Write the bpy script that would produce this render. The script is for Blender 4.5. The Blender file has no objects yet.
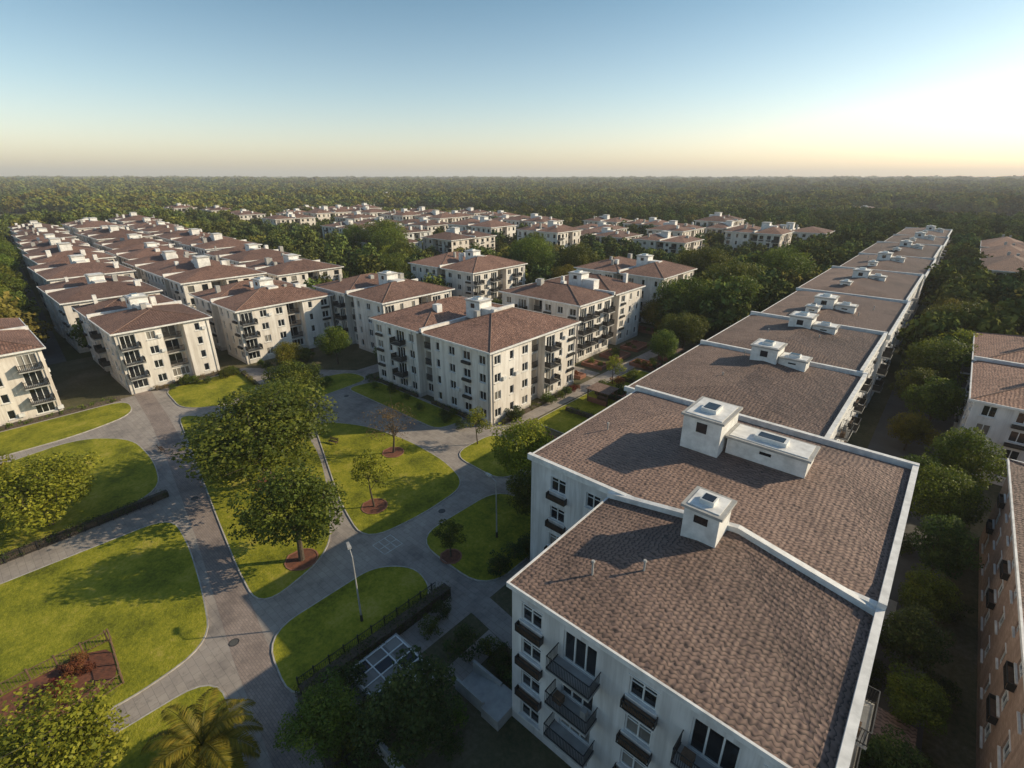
import bpy, math, random
import numpy as np
from mathutils import Vector
R=random.Random(7); NR=np.random.RandomState(5)
scene=bpy.context.scene
scene.view_settings.view_transform='Standard'
scene.view_settings.look='None'; scene.view_settings.exposure=0
COL=scene.collection

# ------------------------------------------------------------------ materials
def newmat(name):
    m=bpy.data.materials.new(name); m.use_nodes=True
    nt=m.node_tree; b=nt.nodes['Principled BSDF']; return m,nt,b
def N(nt,t,**k):
    n=nt.nodes.new(t)
    for a,v in k.items(): setattr(n,a,v)
    return n
def math_n(nt,op,a,b=None,c=None):
    n=N(nt,'ShaderNodeMath',operation=op)
    for i,v in enumerate((a,b,c)):
        if v is None: continue
        if isinstance(v,(int,float)): n.inputs[i].default_value=v
        else: nt.links.new(v,n.inputs[i])
    return n.outputs[0]
def noise(nt,vec,scale,detail=3,rough=.6):
    n=N(nt,'ShaderNodeTexNoise'); n.inputs['Scale'].default_value=scale
    n.inputs['Detail'].default_value=detail; n.inputs['Roughness'].default_value=rough
    if vec is not None: nt.links.new(vec,n.inputs['Vector'])
    return n.outputs['Fac']
def ramp(nt,fac,stops):
    r=N(nt,'ShaderNodeValToRGB'); e=r.color_ramp.elements
    while len(e)<len(stops): e.new(.5)
    for i,(p,c) in enumerate(stops):
        e[i].position=p; e[i].color=(c[0],c[1],c[2],1)
    nt.links.new(fac,r.inputs[0]); return r.outputs[0]
def mix(nt,fac,a,b,mode='MIX'):
    m=N(nt,'ShaderNodeMix',data_type='RGBA',blend_type=mode)
    for s,v in ((m.inputs[0],fac),(m.inputs[6],a),(m.inputs[7],b)):
        if isinstance(v,(int,float)): s.default_value=v
        elif isinstance(v,tuple): s.default_value=(v[0],v[1],v[2],1)
        else: nt.links.new(v,s)
    return m.outputs[2]
def bump(nt,b,h,strength,dist=.05):
    n=N(nt,'ShaderNodeBump'); n.inputs['Strength'].default_value=strength; n.inputs['Distance'].default_value=dist
    nt.links.new(h,n.inputs['Height']); nt.links.new(n.outputs[0],b.inputs['Normal'])
def pos(nt): return N(nt,'ShaderNodeNewGeometry').outputs['Position']
def simple(name,c,rough=.7,c2=None,scale=.6,bs=0,metal=0):
    m,nt,b=newmat(name); b.inputs['Roughness'].default_value=rough; b.inputs['Metallic'].default_value=metal
    p=pos(nt); f=noise(nt,p,scale,3,.65)
    c2=c2 or tuple(x*.72 for x in c)
    nt.links.new(ramp(nt,f,[(.3,c2),(.65,c)]),b.inputs['Base Color'])
    return m

def wallmat(name,c,dirt,brick=False):
    m,nt,b=newmat(name); b.inputs['Roughness'].default_value=.85
    p=pos(nt)
    mp=N(nt,'ShaderNodeMapping'); mp.inputs['Scale'].default_value=(1.6,1.6,.12); nt.links.new(p,mp.inputs['Vector'])
    streak=noise(nt,mp.outputs[0],1.0,3,.7); big=noise(nt,p,.25,3,.6)
    col=mix(nt,ramp(nt,streak,[(.42,(0,0,0)),(.75,(1,1,1))]),c,dirt)
    col=mix(nt,ramp(nt,big,[(.35,(.5,.5,.5)),(.6,(0,0,0))]),col,dirt)
    sp=N(nt,'ShaderNodeSeparateXYZ'); nt.links.new(p,sp.inputs[0])
    low=math_n(nt,'MULTIPLY',math_n(nt,'LESS_THAN',sp.outputs[2],math_n(nt,'ADD',math_n(nt,'MULTIPLY',big,1.2),.1)),.45)
    col=mix(nt,low,col,tuple(x*.5 for x in c))
    if brick:
        cb=N(nt,'ShaderNodeCombineXYZ'); nt.links.new(math_n(nt,'ADD',sp.outputs[0],sp.outputs[1]),cb.inputs[0]); nt.links.new(sp.outputs[2],cb.inputs[1])
        br=N(nt,'ShaderNodeTexBrick'); nt.links.new(cb.outputs[0],br.inputs['Vector']); br.inputs['Scale'].default_value=1
        br.inputs['Brick Width'].default_value=.5; br.inputs['Row Height'].default_value=.17; br.inputs['Mortar Size'].default_value=.012
        br.inputs['Color1'].default_value=(1,1,1,1); br.inputs['Color2'].default_value=(.78,.76,.74,1); br.inputs['Mortar'].default_value=(.6,.58,.56,1)
        col=mix(nt,1.0,col,br.outputs['Color'],'MULTIPLY')
    nt.links.new(col,b.inputs['Base Color'])
    return m
M_wall=wallmat('painted_render',(.82,.77,.71),(.52,.46,.40))
M_wall2=wallmat('aged_render',(.75,.73,.71),(.44,.42,.40))
M_wall3=wallmat('cream_render',(.78,.71,.63),(.50,.43,.37))
M_brown=wallmat('brown_brick_render',(.50,.35,.27),(.33,.22,.17),True)
M_brick=wallmat('red_brick',(.36,.16,.10),(.22,.10,.07))
M_trim=simple('white_trim',(.80,.78,.75),.6,(.56,.545,.52),1.2)
M_frame=simple('window_frame',(.74,.74,.72),.5,(.62,.62,.60),2)
M_conc=simple('concrete',(.42,.41,.39),.9,(.28,.27,.255),.9,.3)
M_ridge=simple('ridge_tile',(.20,.12,.09),.8,(.12,.075,.06),2.5,.3)
M_rail=simple('dark_metal',(.030,.028,.028),.5,(.018,.018,.018),3)
M_wood=simple('weathered_wood',(.18,.11,.065),.8,(.10,.06,.038),3,.3)
M_mulch=simple('mulch',(.21,.075,.04),.95,(.10,.04,.025),3,.8)
M_bark=simple('bark',(.11,.085,.06),.95,(.05,.038,.028),5,.6)
def glassmat(name,c,rough):
    m,nt,b=newmat(name); b.inputs['Roughness'].default_value=rough
    p=pos(nt); wn=N(nt,'ShaderNodeTexWhiteNoise')
    sn=N(nt,'ShaderNodeVectorMath',operation='SNAP'); sn.inputs[1].default_value=(1.1,1.1,3.1); nt.links.new(p,sn.inputs[0]); nt.links.new(sn.outputs[0],wn.inputs['Vector'])
    nt.links.new(mix(nt,wn.outputs['Value'],c,tuple(x*.4 for x in c)),b.inputs['Base Color'])
    b.inputs['Specular IOR Level'].default_value=.6
    return m
M_glass=glassmat('window_glass',(.024,.028,.034),.07)
M_curt=glassmat('curtained_glass',(.28,.26,.23),.25)

def tilemat(name,ca,cb,cc,lic=.45,var=.3):
    m,nt,b=newmat(name); b.inputs['Roughness'].default_value=.8
    uv=N(nt,'ShaderNodeUVMap').outputs[0]; p=pos(nt)
    sp=N(nt,'ShaderNodeSeparateXYZ'); nt.links.new(uv,sp.inputs[0])
    wob=noise(nt,p,.8,2); wob2=noise(nt,p,2.6,1)
    u=math_n(nt,'ADD',sp.outputs[0],math_n(nt,'MULTIPLY',wob,.5))
    v=math_n(nt,'ADD',sp.outputs[1],math_n(nt,'ADD',math_n(nt,'MULTIPLY',wob,.6),math_n(nt,'MULTIPLY',wob2,.36)))
    us=math_n(nt,'DIVIDE',u,.38)
    colw=math_n(nt,'SINE',math_n(nt,'MULTIPLY',us,2*math.pi))
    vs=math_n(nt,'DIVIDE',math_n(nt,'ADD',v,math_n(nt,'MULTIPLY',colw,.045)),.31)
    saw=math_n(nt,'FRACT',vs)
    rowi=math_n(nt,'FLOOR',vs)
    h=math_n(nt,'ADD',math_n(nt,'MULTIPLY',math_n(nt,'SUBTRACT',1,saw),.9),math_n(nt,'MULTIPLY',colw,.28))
    cx=N(nt,'ShaderNodeCombineXYZ'); nt.links.new(math_n(nt,'FLOOR',us),cx.inputs[0]); nt.links.new(rowi,cx.inputs[1])
    wn=N(nt,'ShaderNodeTexWhiteNoise'); nt.links.new(cx.outputs[0],wn.inputs['Vector'])
    big=noise(nt,p,.16,5,.65)
    f=math_n(nt,'ADD',math_n(nt,'MULTIPLY',wn.outputs['Value'],var),math_n(nt,'MULTIPLY',big,.8))
    c=ramp(nt,f,[(.3,ca),(.5,cb),(.8,cc)])
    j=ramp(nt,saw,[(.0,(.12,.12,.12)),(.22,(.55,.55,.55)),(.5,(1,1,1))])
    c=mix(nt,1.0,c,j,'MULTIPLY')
    lich=ramp(nt,noise(nt,p,1.4,5,.75),[(.56,(0,0,0)),(.75,(lic,lic,lic))])
    c=mix(nt,lich,c,tuple(min(1,x*1.35) for x in cc))
    oi=N(nt,'ShaderNodeObjectInfo'); 
    hs=N(nt,'ShaderNodeHueSaturation'); nt.links.new(c,hs.inputs['Color'])
    nt.links.new(math_n(nt,'ADD',math_n(nt,'MULTIPLY',oi.outputs['Random'],.45),.8),hs.inputs['Value'])
    nt.links.new(hs.outputs[0],b.inputs['Base Color'])
    bump(nt,b,h,1.0,.09)
    return m
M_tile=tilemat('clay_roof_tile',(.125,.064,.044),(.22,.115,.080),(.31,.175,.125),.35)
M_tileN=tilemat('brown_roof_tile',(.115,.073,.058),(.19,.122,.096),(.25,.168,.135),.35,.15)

def groundmat(name,stops,scale,bs=.4,fine=6):
    m,nt,b=newmat(name); b.inputs['Roughness'].default_value=.95; b.inputs['Specular IOR Level'].default_value=.15
    p=pos(nt)
    f=math_n(nt,'ADD',math_n(nt,'MULTIPLY',noise(nt,p,scale,4,.65),.6),math_n(nt,'MULTIPLY',noise(nt,p,fine,4,.7),.4))
    c=ramp(nt,f,stops)
    nt.links.new(c,b.inputs['Base Color'])
    if bs: bump(nt,b,noise(nt,p,fine*1.5,3,.7),bs,.08)
    return m
M_lawn=groundmat('lawn_grass',[(.34,(.09,.098,.012)),(.45,(.18,.19,.017)),(.54,(.28,.27,.024)),(.66,(.40,.33,.07))],.26,.9,3.5)
M_soil=groundmat('garden_ground',[(.35,(.05,.055,.024)),(.52,(.11,.10,.055)),(.72,(.22,.17,.12))],.12,.6,2.5)
M_floor=groundmat('forest_floor',[(.38,(.04,.05,.02)),(.52,(.08,.085,.035)),(.58,(.17,.145,.07)),(.70,(.30,.24,.16))],.006,0,.05)
M_asph=groundmat('asphalt',[(.3,(.08,.08,.08)),(.6,(.12,.118,.115)),(.8,(.16,.155,.145))],.3,.2,9)
def pavemat(name,c1,c2,mo,bw,rh):
    m,nt,b=newmat(name); b.inputs['Roughness'].default_value=.85
    p=pos(nt); br=N(nt,'ShaderNodeTexBrick'); nt.links.new(p,br.inputs['Vector'])
    br.inputs['Scale'].default_value=1; br.inputs['Brick Width'].default_value=bw; br.inputs['Row Height'].default_value=rh
    br.inputs['Mortar Size'].default_value=.014
    br.inputs['Color1'].default_value=(*c1,1); br.inputs['Color2'].default_value=(*c2,1); br.inputs['Mortar'].default_value=(*mo,1)
    f=noise(nt,p,.22,5,.7)
    c=mix(nt,1.0,br.outputs['Color'],ramp(nt,f,[(.32,(.5,.5,.52)),(.5,(.83,.82,.81)),(.7,(1,1,1))]),'MULTIPLY')
    st=ramp(nt,noise(nt,p,.9,5,.8),[(.56,(0,0,0)),(.72,(.55,.55,.55))])
    c=mix(nt,st,c,(.12,.11,.10))
    nt.links.new(c,b.inputs['Base Color'])
    return m
M_pave=pavemat('concrete_paving',(.42,.37,.325),(.36,.315,.28),(.24,.215,.195),.9,.6)
M_path=pavemat('block_paving',(.37,.295,.255),(.30,.24,.21),(.20,.17,.155),.4,.2)
M_kerb=simple('kerb_stone',(.48,.45,.41),.9,(.28,.26,.24),1.5)
M_paint=simple('road_paint',(.62,.61,.58),.7,(.35,.35,.34),2)

def leafmat(name,dark,light,sun,trans=.35):
    m,nt,b=newmat(name)
    at=N(nt,'ShaderNodeAttribute',attribute_name='leafvar'); oi=N(nt,'ShaderNodeObjectInfo')
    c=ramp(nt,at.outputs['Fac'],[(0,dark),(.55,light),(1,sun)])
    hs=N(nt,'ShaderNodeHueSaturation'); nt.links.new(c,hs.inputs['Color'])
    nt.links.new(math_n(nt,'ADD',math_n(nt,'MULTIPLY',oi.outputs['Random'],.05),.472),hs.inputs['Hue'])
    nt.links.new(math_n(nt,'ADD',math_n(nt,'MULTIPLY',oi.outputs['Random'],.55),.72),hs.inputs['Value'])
    if trans==0:
        df=N(nt,'ShaderNodeBsdfDiffuse'); nt.links.new(hs.outputs[0],df.inputs[0]); nt.links.new(df.outputs[0],nt.nodes['Material Output'].inputs[0]); return m
    b.inputs['Roughness'].default_value=.55; b.inputs['Specular IOR Level'].default_value=.2
    nt.links.new(hs.outputs[0],b.inputs['Base Color'])
    tr=N(nt,'ShaderNodeBsdfTranslucent'); nt.links.new(hs.outputs[0],tr.inputs[0])
    ms=N(nt,'ShaderNodeMixShader'); ms.inputs[0].default_value=trans
    nt.links.new(b.outputs[0],ms.inputs[1]); nt.links.new(tr.outputs[0],ms.inputs[2])
    nt.links.new(ms.outputs[0],nt.nodes['Material Output'].inputs[0])
    return m
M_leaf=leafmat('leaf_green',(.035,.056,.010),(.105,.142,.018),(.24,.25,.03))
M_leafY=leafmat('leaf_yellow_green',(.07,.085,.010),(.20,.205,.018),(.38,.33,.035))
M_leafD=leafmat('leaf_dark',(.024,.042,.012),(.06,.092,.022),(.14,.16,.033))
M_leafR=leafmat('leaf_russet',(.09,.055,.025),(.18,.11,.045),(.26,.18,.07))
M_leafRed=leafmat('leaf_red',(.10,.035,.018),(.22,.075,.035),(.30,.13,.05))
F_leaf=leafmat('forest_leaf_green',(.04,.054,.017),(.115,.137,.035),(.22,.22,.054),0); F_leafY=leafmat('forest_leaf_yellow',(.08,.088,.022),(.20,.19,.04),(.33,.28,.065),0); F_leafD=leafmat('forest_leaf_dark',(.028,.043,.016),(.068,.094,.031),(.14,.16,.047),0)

# ------------------------------------------------------------------ mesh builder
class MB:
    def __init__(s): s.v=[];s.f=[];s.m=[];s.uv=[];s.mats=[]
    def mi(s,mat):
        if mat not in s.mats: s.mats.append(mat)
        return s.mats.index(mat)
    def poly(s,pts,mat,uv=None):
        i=len(s.v); s.v+=[tuple(p) for p in pts]; s.f.append(tuple(range(i,i+len(pts)))); s.m.append(s.mi(mat))
        s.uv+= uv if uv else [(p[0],p[1]) for p in pts]
    def box(s,x0,x1,y0,y1,z0,z1,mat):
        P=[(x0,y0),(x1,y0),(x1,y1),(x0,y1)]
        s.prism(P,z0,z1,mat)
    def prism(s,P,z0,z1,mat,bottom=True):
        n=len(P)
        zz0=z0 if isinstance(z0,(list,tuple)) else [z0]*n
        zz1=z1 if isinstance(z1,(list,tuple)) else [z1]*n
        for i in range(n):
            j=(i+1)%n
            s.poly([(*P[i],zz0[i]),(*P[j],zz0[j]),(*P[j],zz1[j]),(*P[i],zz1[i])],mat)
        s.poly([(*P[i],zz1[i]) for i in range(n)],mat)
        if bottom: s.poly([(*P[i],zz0[i]) for i in reversed(range(n))],mat)
    def tube(s,a,b,ra,rb,mat,n=7):
        a=Vector(a);b=Vector(b);d=(b-a).normalized(); q=d.to_track_quat('Z','Y')
        A=[];B=[]
        for i in range(n):
            t=2*math.pi*i/n; o=q@Vector((math.cos(t),math.sin(t),0)); A.append(a+o*ra);B.append(b+o*rb)
        for i in range(n):
            j=(i+1)%n; s.poly([A[i],A[j],B[j],B[i]],mat)
        s.poly(B,mat)
    def build(s,name,parent=None,mesh_only=False):
        me=bpy.data.meshes.new(name); me.from_pydata(s.v,[],s.f)
        for m in s.mats: me.materials.append(m)
        me.polygons.foreach_set('material_index',s.m)
        ul=me.uv_layers.new(name='UVMap'); ul.data.foreach_set('uv',[c for p in s.uv for c in p])
        me.update()
        if mesh_only: return me
        return obj(name,me,parent)
def obj(name,me,parent=None,loc=(0,0,0)):
    o=bpy.data.objects.new(name,me); COL.objects.link(o)
    if parent: o.parent=parent
    o.location=loc; return o

def facade(mw,mn,mbal,P,U,Nn,width,z0,z1,ops,wall,lod,rng):
    def pt(u,z,d): return (P[0]+U[0]*u+Nn[0]*d,P[1]+U[1]*u+Nn[1]*d,z)
    def ob(mb,u0,u1,za,zb,d0,d1,mat):
        A=[pt(u0,za,d1),pt(u1,za,d1),pt(u1,zb,d1),pt(u0,zb,d1)]; B=[pt(u0,za,d0),pt(u1,za,d0),pt(u1,zb,d0),pt(u0,zb,d0)]
        mb.poly(A,mat); mb.poly(B[::-1],mat)
        for i in range(4):
            j=(i+1)%4; mb.poly([B[i],B[j],A[j],A[i]],mat)
    us=sorted({0,width}|{o[0] for o in ops}|{o[1] for o in ops}); zs=sorted({z0,z1}|{o[2] for o in ops}|{o[3] for o in ops})
    for i in range(len(us)-1):
        uc=(us[i]+us[i+1])/2; col=[o for o in ops if o[0]<uc<o[1]]
        k=0
        while k<len(zs)-1:
            zc=(zs[k]+zs[k+1])/2
            if any(o[2]<zc<o[3] for o in col): k+=1; continue
            e=k+1
            while e<len(zs)-1 and not any(o[2]<(zs[e]+zs[e+1])/2<o[3] for o in col): e+=1
            mw.poly([pt(us[i],zs[k],0),pt(us[i+1],zs[k],0),pt(us[i+1],zs[e],0),pt(us[i],zs[e],0)],wall); k=e
    D=-.2
    for (a,b,za,zb,ty) in ops:
        dd=D if ty!='l' else -1.4
        for q in ([pt(a,za,0),pt(b,za,0),pt(b,za,dd),pt(a,za,dd)],[pt(a,zb,dd),pt(b,zb,dd),pt(b,zb,0),pt(a,zb,0)],
                  [pt(a,za,dd),pt(a,zb,dd),pt(a,zb,0),pt(a,za,0)],[pt(b,za,0),pt(b,zb,0),pt(b,zb,dd),pt(b,za,dd)]):
            mw.poly(q,wall)
        g=M_curt if rng.random()<.2 else M_glass
        if ty=='l':
            mw.poly([pt(a,za,dd),pt(b,za,dd),pt(b,zb,dd),pt(a,zb,dd)],wall)
            ob(mn,a+.3,b-.3,za+.05,zb-.35,dd-.01,dd+.06,g)
            if lod<2:
                for uu in (a+.3,(a+b)/2-.04,b-.38): ob(mn,uu,uu+.08,za+.05,zb-.35,dd,dd+.1,M_frame)
        else:
            mn.poly([pt(a,za,D+.02),pt(b,za,D+.02),pt(b,zb,D+.02),pt(a,zb,D+.02)],g)
            fw=.09 if lod==0 else .09
            if lod<2:
                ob(mn,a,a+fw,za,zb,D+.03,D+.1,M_frame);ob(mn,b-fw,b,za,zb,D+.03,D+.1,M_frame)
                ob(mn,a+fw,b-fw,zb-fw,zb,D+.03,D+.1,M_frame);ob(mn,a+fw,b-fw,za,za+fw,D+.03,D+.1,M_frame)
                n=max(1,int(round((b-a)/.8)))
                for i in range(1,n):
                    uu=a+(b-a)*i/n; ob(mn,uu-fw/2,uu+fw/2,za+fw,zb-fw,D+.03,D+.11,M_frame)
                if lod==0 and ty in('w','p'):
                    ob(mn,a+fw,b-fw,za+(zb-za)*.68,za+(zb-za)*.68+.06,D+.035,D+.09,M_frame)
            if ty in('w','p'):
                ob(mn,a-.12,b+.12,za-.09,za-.003,-.04,.13,M_trim)
                if lod==0: ob(mn,a-.1,b+.1,zb+.003,zb+.09,-.04,.05,M_trim)
            if ty=='w' and lod<2 and rng.random()<.13:
                ob(mbal,b+.25,b+1.0,za+.1,za+.65,.04,.36,M_trim)
        if ty=='p':
            if lod==0:
                for zz in (za-.75,za-.2): ob(mbal,a-.2,b+.2,zz,zz+.05,.4,.45,M_rail)
                for uu in (a-.2,b+.15): ob(mbal,uu,uu+.05,za-.75,za-.15,.01,.4,M_rail)
                k=int((b-a+.4)/.12)
                for i in range(k): ob(mbal,a-.2+i*.12,a-.17+i*.12,za-.7,za-.2,.405,.44,M_rail)
                ob(mbal,a-.1,b+.1,za-.74,za-.42,.05,.38,M_wood)
            else: ob(mbal,a-.15,b+.15,za-.62,za-.2,.02,.38,M_rail)
        if ty in('b','l'):
            pr=1.25 if ty=='b' else .25
            ua,ub=(a-.35,b+.35) if ty=='b' else (a+.02,b-.02)
            ob(mbal,ua,ub,za-.2,za-.02,-.05 if ty=='b' else -.02,pr,M_conc)
            if lod==0:
                for zz in (za+.05,za+1.0):
                    ob(mbal,ua,ub,zz,zz+.05,pr-.06,pr-.01,M_rail)
                    ob(mbal,ua,ua+.05,zz,zz+.05,.01,pr-.06,M_rail); ob(mbal,ub-.05,ub,zz,zz+.05,.01,pr-.06,M_rail)
                k=int((ub-ua)/.11)
                for i in range(k+1): ob(mbal,ua+.01+i*(ub-ua-.05)/k,ua+.04+i*(ub-ua-.05)/k,za-.02,za+1,pr-.05,pr-.02,M_rail)
                k=int(pr/.13)
                for i in range(1,k): 
                    for w in (ua+.01,ub-.04): ob(mbal,w,w+.03,za-.02,za+1,i*.13,i*.13+.03,M_rail)
                if ty=='b' and rng.random()<.8:
                    ob(mbal,ua+.3,ua+.9,za-.018,za+.5,.35,.8,M_wood); ob(mbal,ub-.8,ub-.45,za-.018,za+.75,.3,.65,M_conc)
            elif lod==1:
                for zz in (za+.05,za+.98): ob(mbal,ua,ub,zz,zz+.07,pr-.07,pr,M_rail)
                k=int((ub-ua)/.2)
                for i in range(k+1): ob(mbal,ua+i*(ub-ua-.06)/k,ua+.07+i*(ub-ua-.06)/k,za-.02,za+.98,pr-.06,pr-.01,M_rail)
                if ty=='b':
                    for w in (ua,ub-.05): ob(mbal,w,w+.05,za+.1,za+1,.02,pr-.08,M_rail)
            else: ob(mbal,ua,ub,za-.02,za+1,pr-.06,pr,M_rail)

def columns(width,rng,edge=1.3,pat=None):
    if width<2.4: return []
    n=max(1,int(round((width-.6)/3.1))); out=[]
    for i in range(n):
        u=(i+.5)*width/n
        t=rng.choice('wwwpwb') if n>1 else 'w'
        out.append((u,t))
    return out
def ops_from(cols,floors,fh,zb,rng,width):
    ops=[]
    for u,t in cols:
        w={'w':1.4,'p':1.6,'b':2.3,'l':2.9,'W':2.2}[t]
        if rng.random()<.3 and t=='w': w=.9
        a=max(.25,u-w/2);b=min(width-.25,u+w/2)
        for k in range(floors):
            z=zb+k*fh
            if t in('b','l'):
                if k==0: ops.append((a,b,z+.75,z+2.3,'w'))
                else: ops.append((a,b,z+.12,z+2.45,t))
            elif t=='W': ops.append((a,b,z+.85,z+2.35,'w'))
            else: ops.append((a,b,z+.95,z+2.4,t if k>0 else 'w'))
    return ops

def hip(mr,mw,x0,x1,y0,y1,z,rise,rx0,rx1,ry0,ry1,mat,ov=.0,wall=None,drop=.22,caps=True):
    x0-=ov;x1+=ov;y0-=ov;y1+=ov
    A,B,C,Dd=(x0,y0,z),(x1,y0,z),(x1,y1,z),(x0,y1,z); r0=(rx0,ry0,z+rise); r1=(rx1,ry1,z+rise)
    alongx=abs(rx1-rx0)>=abs(ry1-ry0)
    if alongx: planes=[((A,B),(r1,r0)),((B,C),(r1,)),((C,Dd),(r0,r1)),((Dd,A),(r0,))]
    else: planes=[((A,B),(r0,)),((B,C),(r1,r0)),((C,Dd),(r1,)),((Dd,A),(r0,r1))]
    for (e0,e1),top in planes:
        top=list(top)
        if len(top)==2 and top[0]==top[1]: top=top[:1]
        e0v,e1v=Vector(e0),Vector(e1); ed=(e1v-e0v).normalized(); pts=[e0,e1]+top
        nrm=ed.cross(Vector(top[0])-e0v)
        if nrm.length<1e-6: continue
        nrm.normalize(); vd=nrm.cross(ed)
        vert=abs(nrm.z)<.05
        uv=[((Vector(p)-e0v).dot(ed),(Vector(p)-e0v).dot(vd)) for p in pts]
        mr.poly(pts,(wall if vert and wall else mat),uv)
    if caps:
        for a,b in ([(r0,r1)] if r0!=r1 else [])+[(A,r0),(Dd,r0 if alongx else r1),(B,r1 if alongx else r0),(C,r1)]:
            d=Vector(b)-Vector(a)
            if d.length>.5: mr.tube(Vector(a)+Vector((0,0,.0)),Vector(b)+Vector((0,0,.0)),.09,.09,M_ridge,8)
    t=.14
    for (px,qx,py,qy) in ((x0,x1,y0-t,y0),(x0,x1,y1,y1+t),(x0-t,x0,y0-t,y1+t),(x1,x1+t,y0-t,y1+t)):
        mr.box(px,qx,py,qy,z-drop,z+.05,M_trim)
    if ov>0: mr.poly([(x0,y0,z-.1),(x0,y1,z-.1),(x1,y1,z-.1),(x1,y0,z-.1)],M_trim)

def stairhead(mr,x,y,z,sx,sy,h,rng,detail=True):
    mr.box(x-sx/2,x+sx/2,y-sy/2,y+sy/2,z-1.2,z+h,M_trim)
    mr.box(x-sx/2-.2,x+sx/2+.2,y-sy/2-.2,y+sy/2+.2,z+h+.003,z+h+.2,M_conc)
    mr.box(x-sx/2+.1,x+sx/2-.1,y-sy/2+.1,y+sy/2-.1,z+h+.2,z+h+.26,M_trim)
    if detail:
        mr.box(x-sx*.2,x+sx*.2,y-sy*.25,y+sy*.15,z+h+.26,z+h+.6,M_frame)
        mr.box(x-sx*.16,x+sx*.16,y-sy*.21,y+sy*.11,z+h+.6,z+h+.63,M_glass)
        mr.box(x-sx/2-.03,x-sx/2+.05,y-.4,y+.4,z+.15,z+h-.4,M_rail)
        mr.box(x-.45,x+.45,y-sy/2-.03,y-sy/2+.05,z+h*.4,z+h-.35,M_glass)

_cache={}
def apartment_meshes(W,D,H,key,lod):
    if key in _cache: return _cache[key]
    rng=random.Random(key)
    mw,mn,mbal,mr=MB(),MB(),MB(),MB()
    floors=4; fh=(H-.6)/floors; r=1.5
    a=W*rng.uniform(.36,.46); b=a+3.6; c=D*rng.uniform(.42,.5); d=c+3.6
    poly=[(0,0),(a,0),(a,r),(b,r),(b,0),(W,0),(W,c),(W-r,c),(W-r,d),(W,d),(W,D),(b,D),(b,D-r),(a,D-r),(a,D),(0,D),(0,d),(r,d),(r,c),(0,c)]
    n=len(poly)
    wall=rng.choice([M_wall,M_wall,M_wall2,M_wall3])
    if key in (101,102,104,107): wall=M_wall
    for i in range(n):
        p,q=poly[i],poly[(i+1)%n]; L=math.hypot(q[0]-p[0],q[1]-p[1]); U=((q[0]-p[0])/L,(q[1]-p[1])/L); Nn=(U[1],-U[0])
        if abs(L-3.6)<1e-6: cols=[(L/2,'l')]
        else: cols=columns(L,rng)
        facade(mw,mn,mbal,p,U,Nn,L,-.5,H,ops_from(cols,floors,fh,.15,rng,L),wall,lod,rng)
    s=(a+b)/2; rise=min(W,D)/2*.24; cp=lod<2
    if W>=D*.9:
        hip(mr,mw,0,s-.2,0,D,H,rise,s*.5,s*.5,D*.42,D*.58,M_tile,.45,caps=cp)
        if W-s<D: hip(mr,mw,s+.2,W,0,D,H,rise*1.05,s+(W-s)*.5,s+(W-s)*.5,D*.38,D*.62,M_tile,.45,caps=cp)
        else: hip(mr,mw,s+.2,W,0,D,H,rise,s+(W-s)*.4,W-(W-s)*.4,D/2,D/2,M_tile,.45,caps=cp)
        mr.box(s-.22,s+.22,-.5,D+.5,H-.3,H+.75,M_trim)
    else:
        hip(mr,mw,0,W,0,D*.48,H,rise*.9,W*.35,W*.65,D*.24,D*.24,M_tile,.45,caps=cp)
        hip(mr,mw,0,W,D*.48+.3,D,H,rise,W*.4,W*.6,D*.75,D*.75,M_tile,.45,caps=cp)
        mr.box(-.5,W+.5,D*.48-.07,D*.48+.37,H-.3,H+.75,M_trim)
    zz=H+rise*.7
    stairhead(mr,s+2.0,D*.5,zz,3.4,3.0,1.9,rng,lod<2)
    mr.box(s+3.7,s+6.8,D*.5-1.1,D*.5+1.1,zz-1.2,zz+.9,M_trim)
    for _ in range(4):
        x=rng.uniform(2,W-3);y=rng.uniform(2.5,D-3); w=rng.uniform(.5,1.3)
        mr.box(x,x+w,y,y+w,H,H+rise*.6+rng.uniform(.8,1.6),rng.choice([M_trim,M_conc]))
    if lod<2:
        for (px,py) in ((a*.9,-.08),(W-.4,-.08),(W+.08,.5),(W+.08,D-.5)): mbal.tube((px,py,0),(px,py,H-.15),.06,.06,M_conc,6)
    _cache[key]=[m.build(nm,mesh_only=True) for m,nm in ((mw,'walls'),(mn,'windows'),(mbal,'balconies'),(mr,'roof'))]
    return _cache[key]
RECTS=[]
def apartment(x0,x1,y0,y1,H,key,lod,name='apartment_building',flip=0,sz=1,s=1):
    W,D=x1-x0,y1-y0
    ms=apartment_meshes(W,D,H,key,lod)
    e=bpy.data.objects.new(name,None); COL.objects.link(e); e.location=(x0,y0,0); e.scale=(s,s,s*sz)
    if flip: e.rotation_euler=(0,0,math.pi); e.location=(x1,y1,0)
    for m,nm in zip(ms,('walls','windows','balconies','roof')): obj(nm,m,e)
    RECTS.append((x0-3,x1+3,y0-3,y1+3))
    return e

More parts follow.
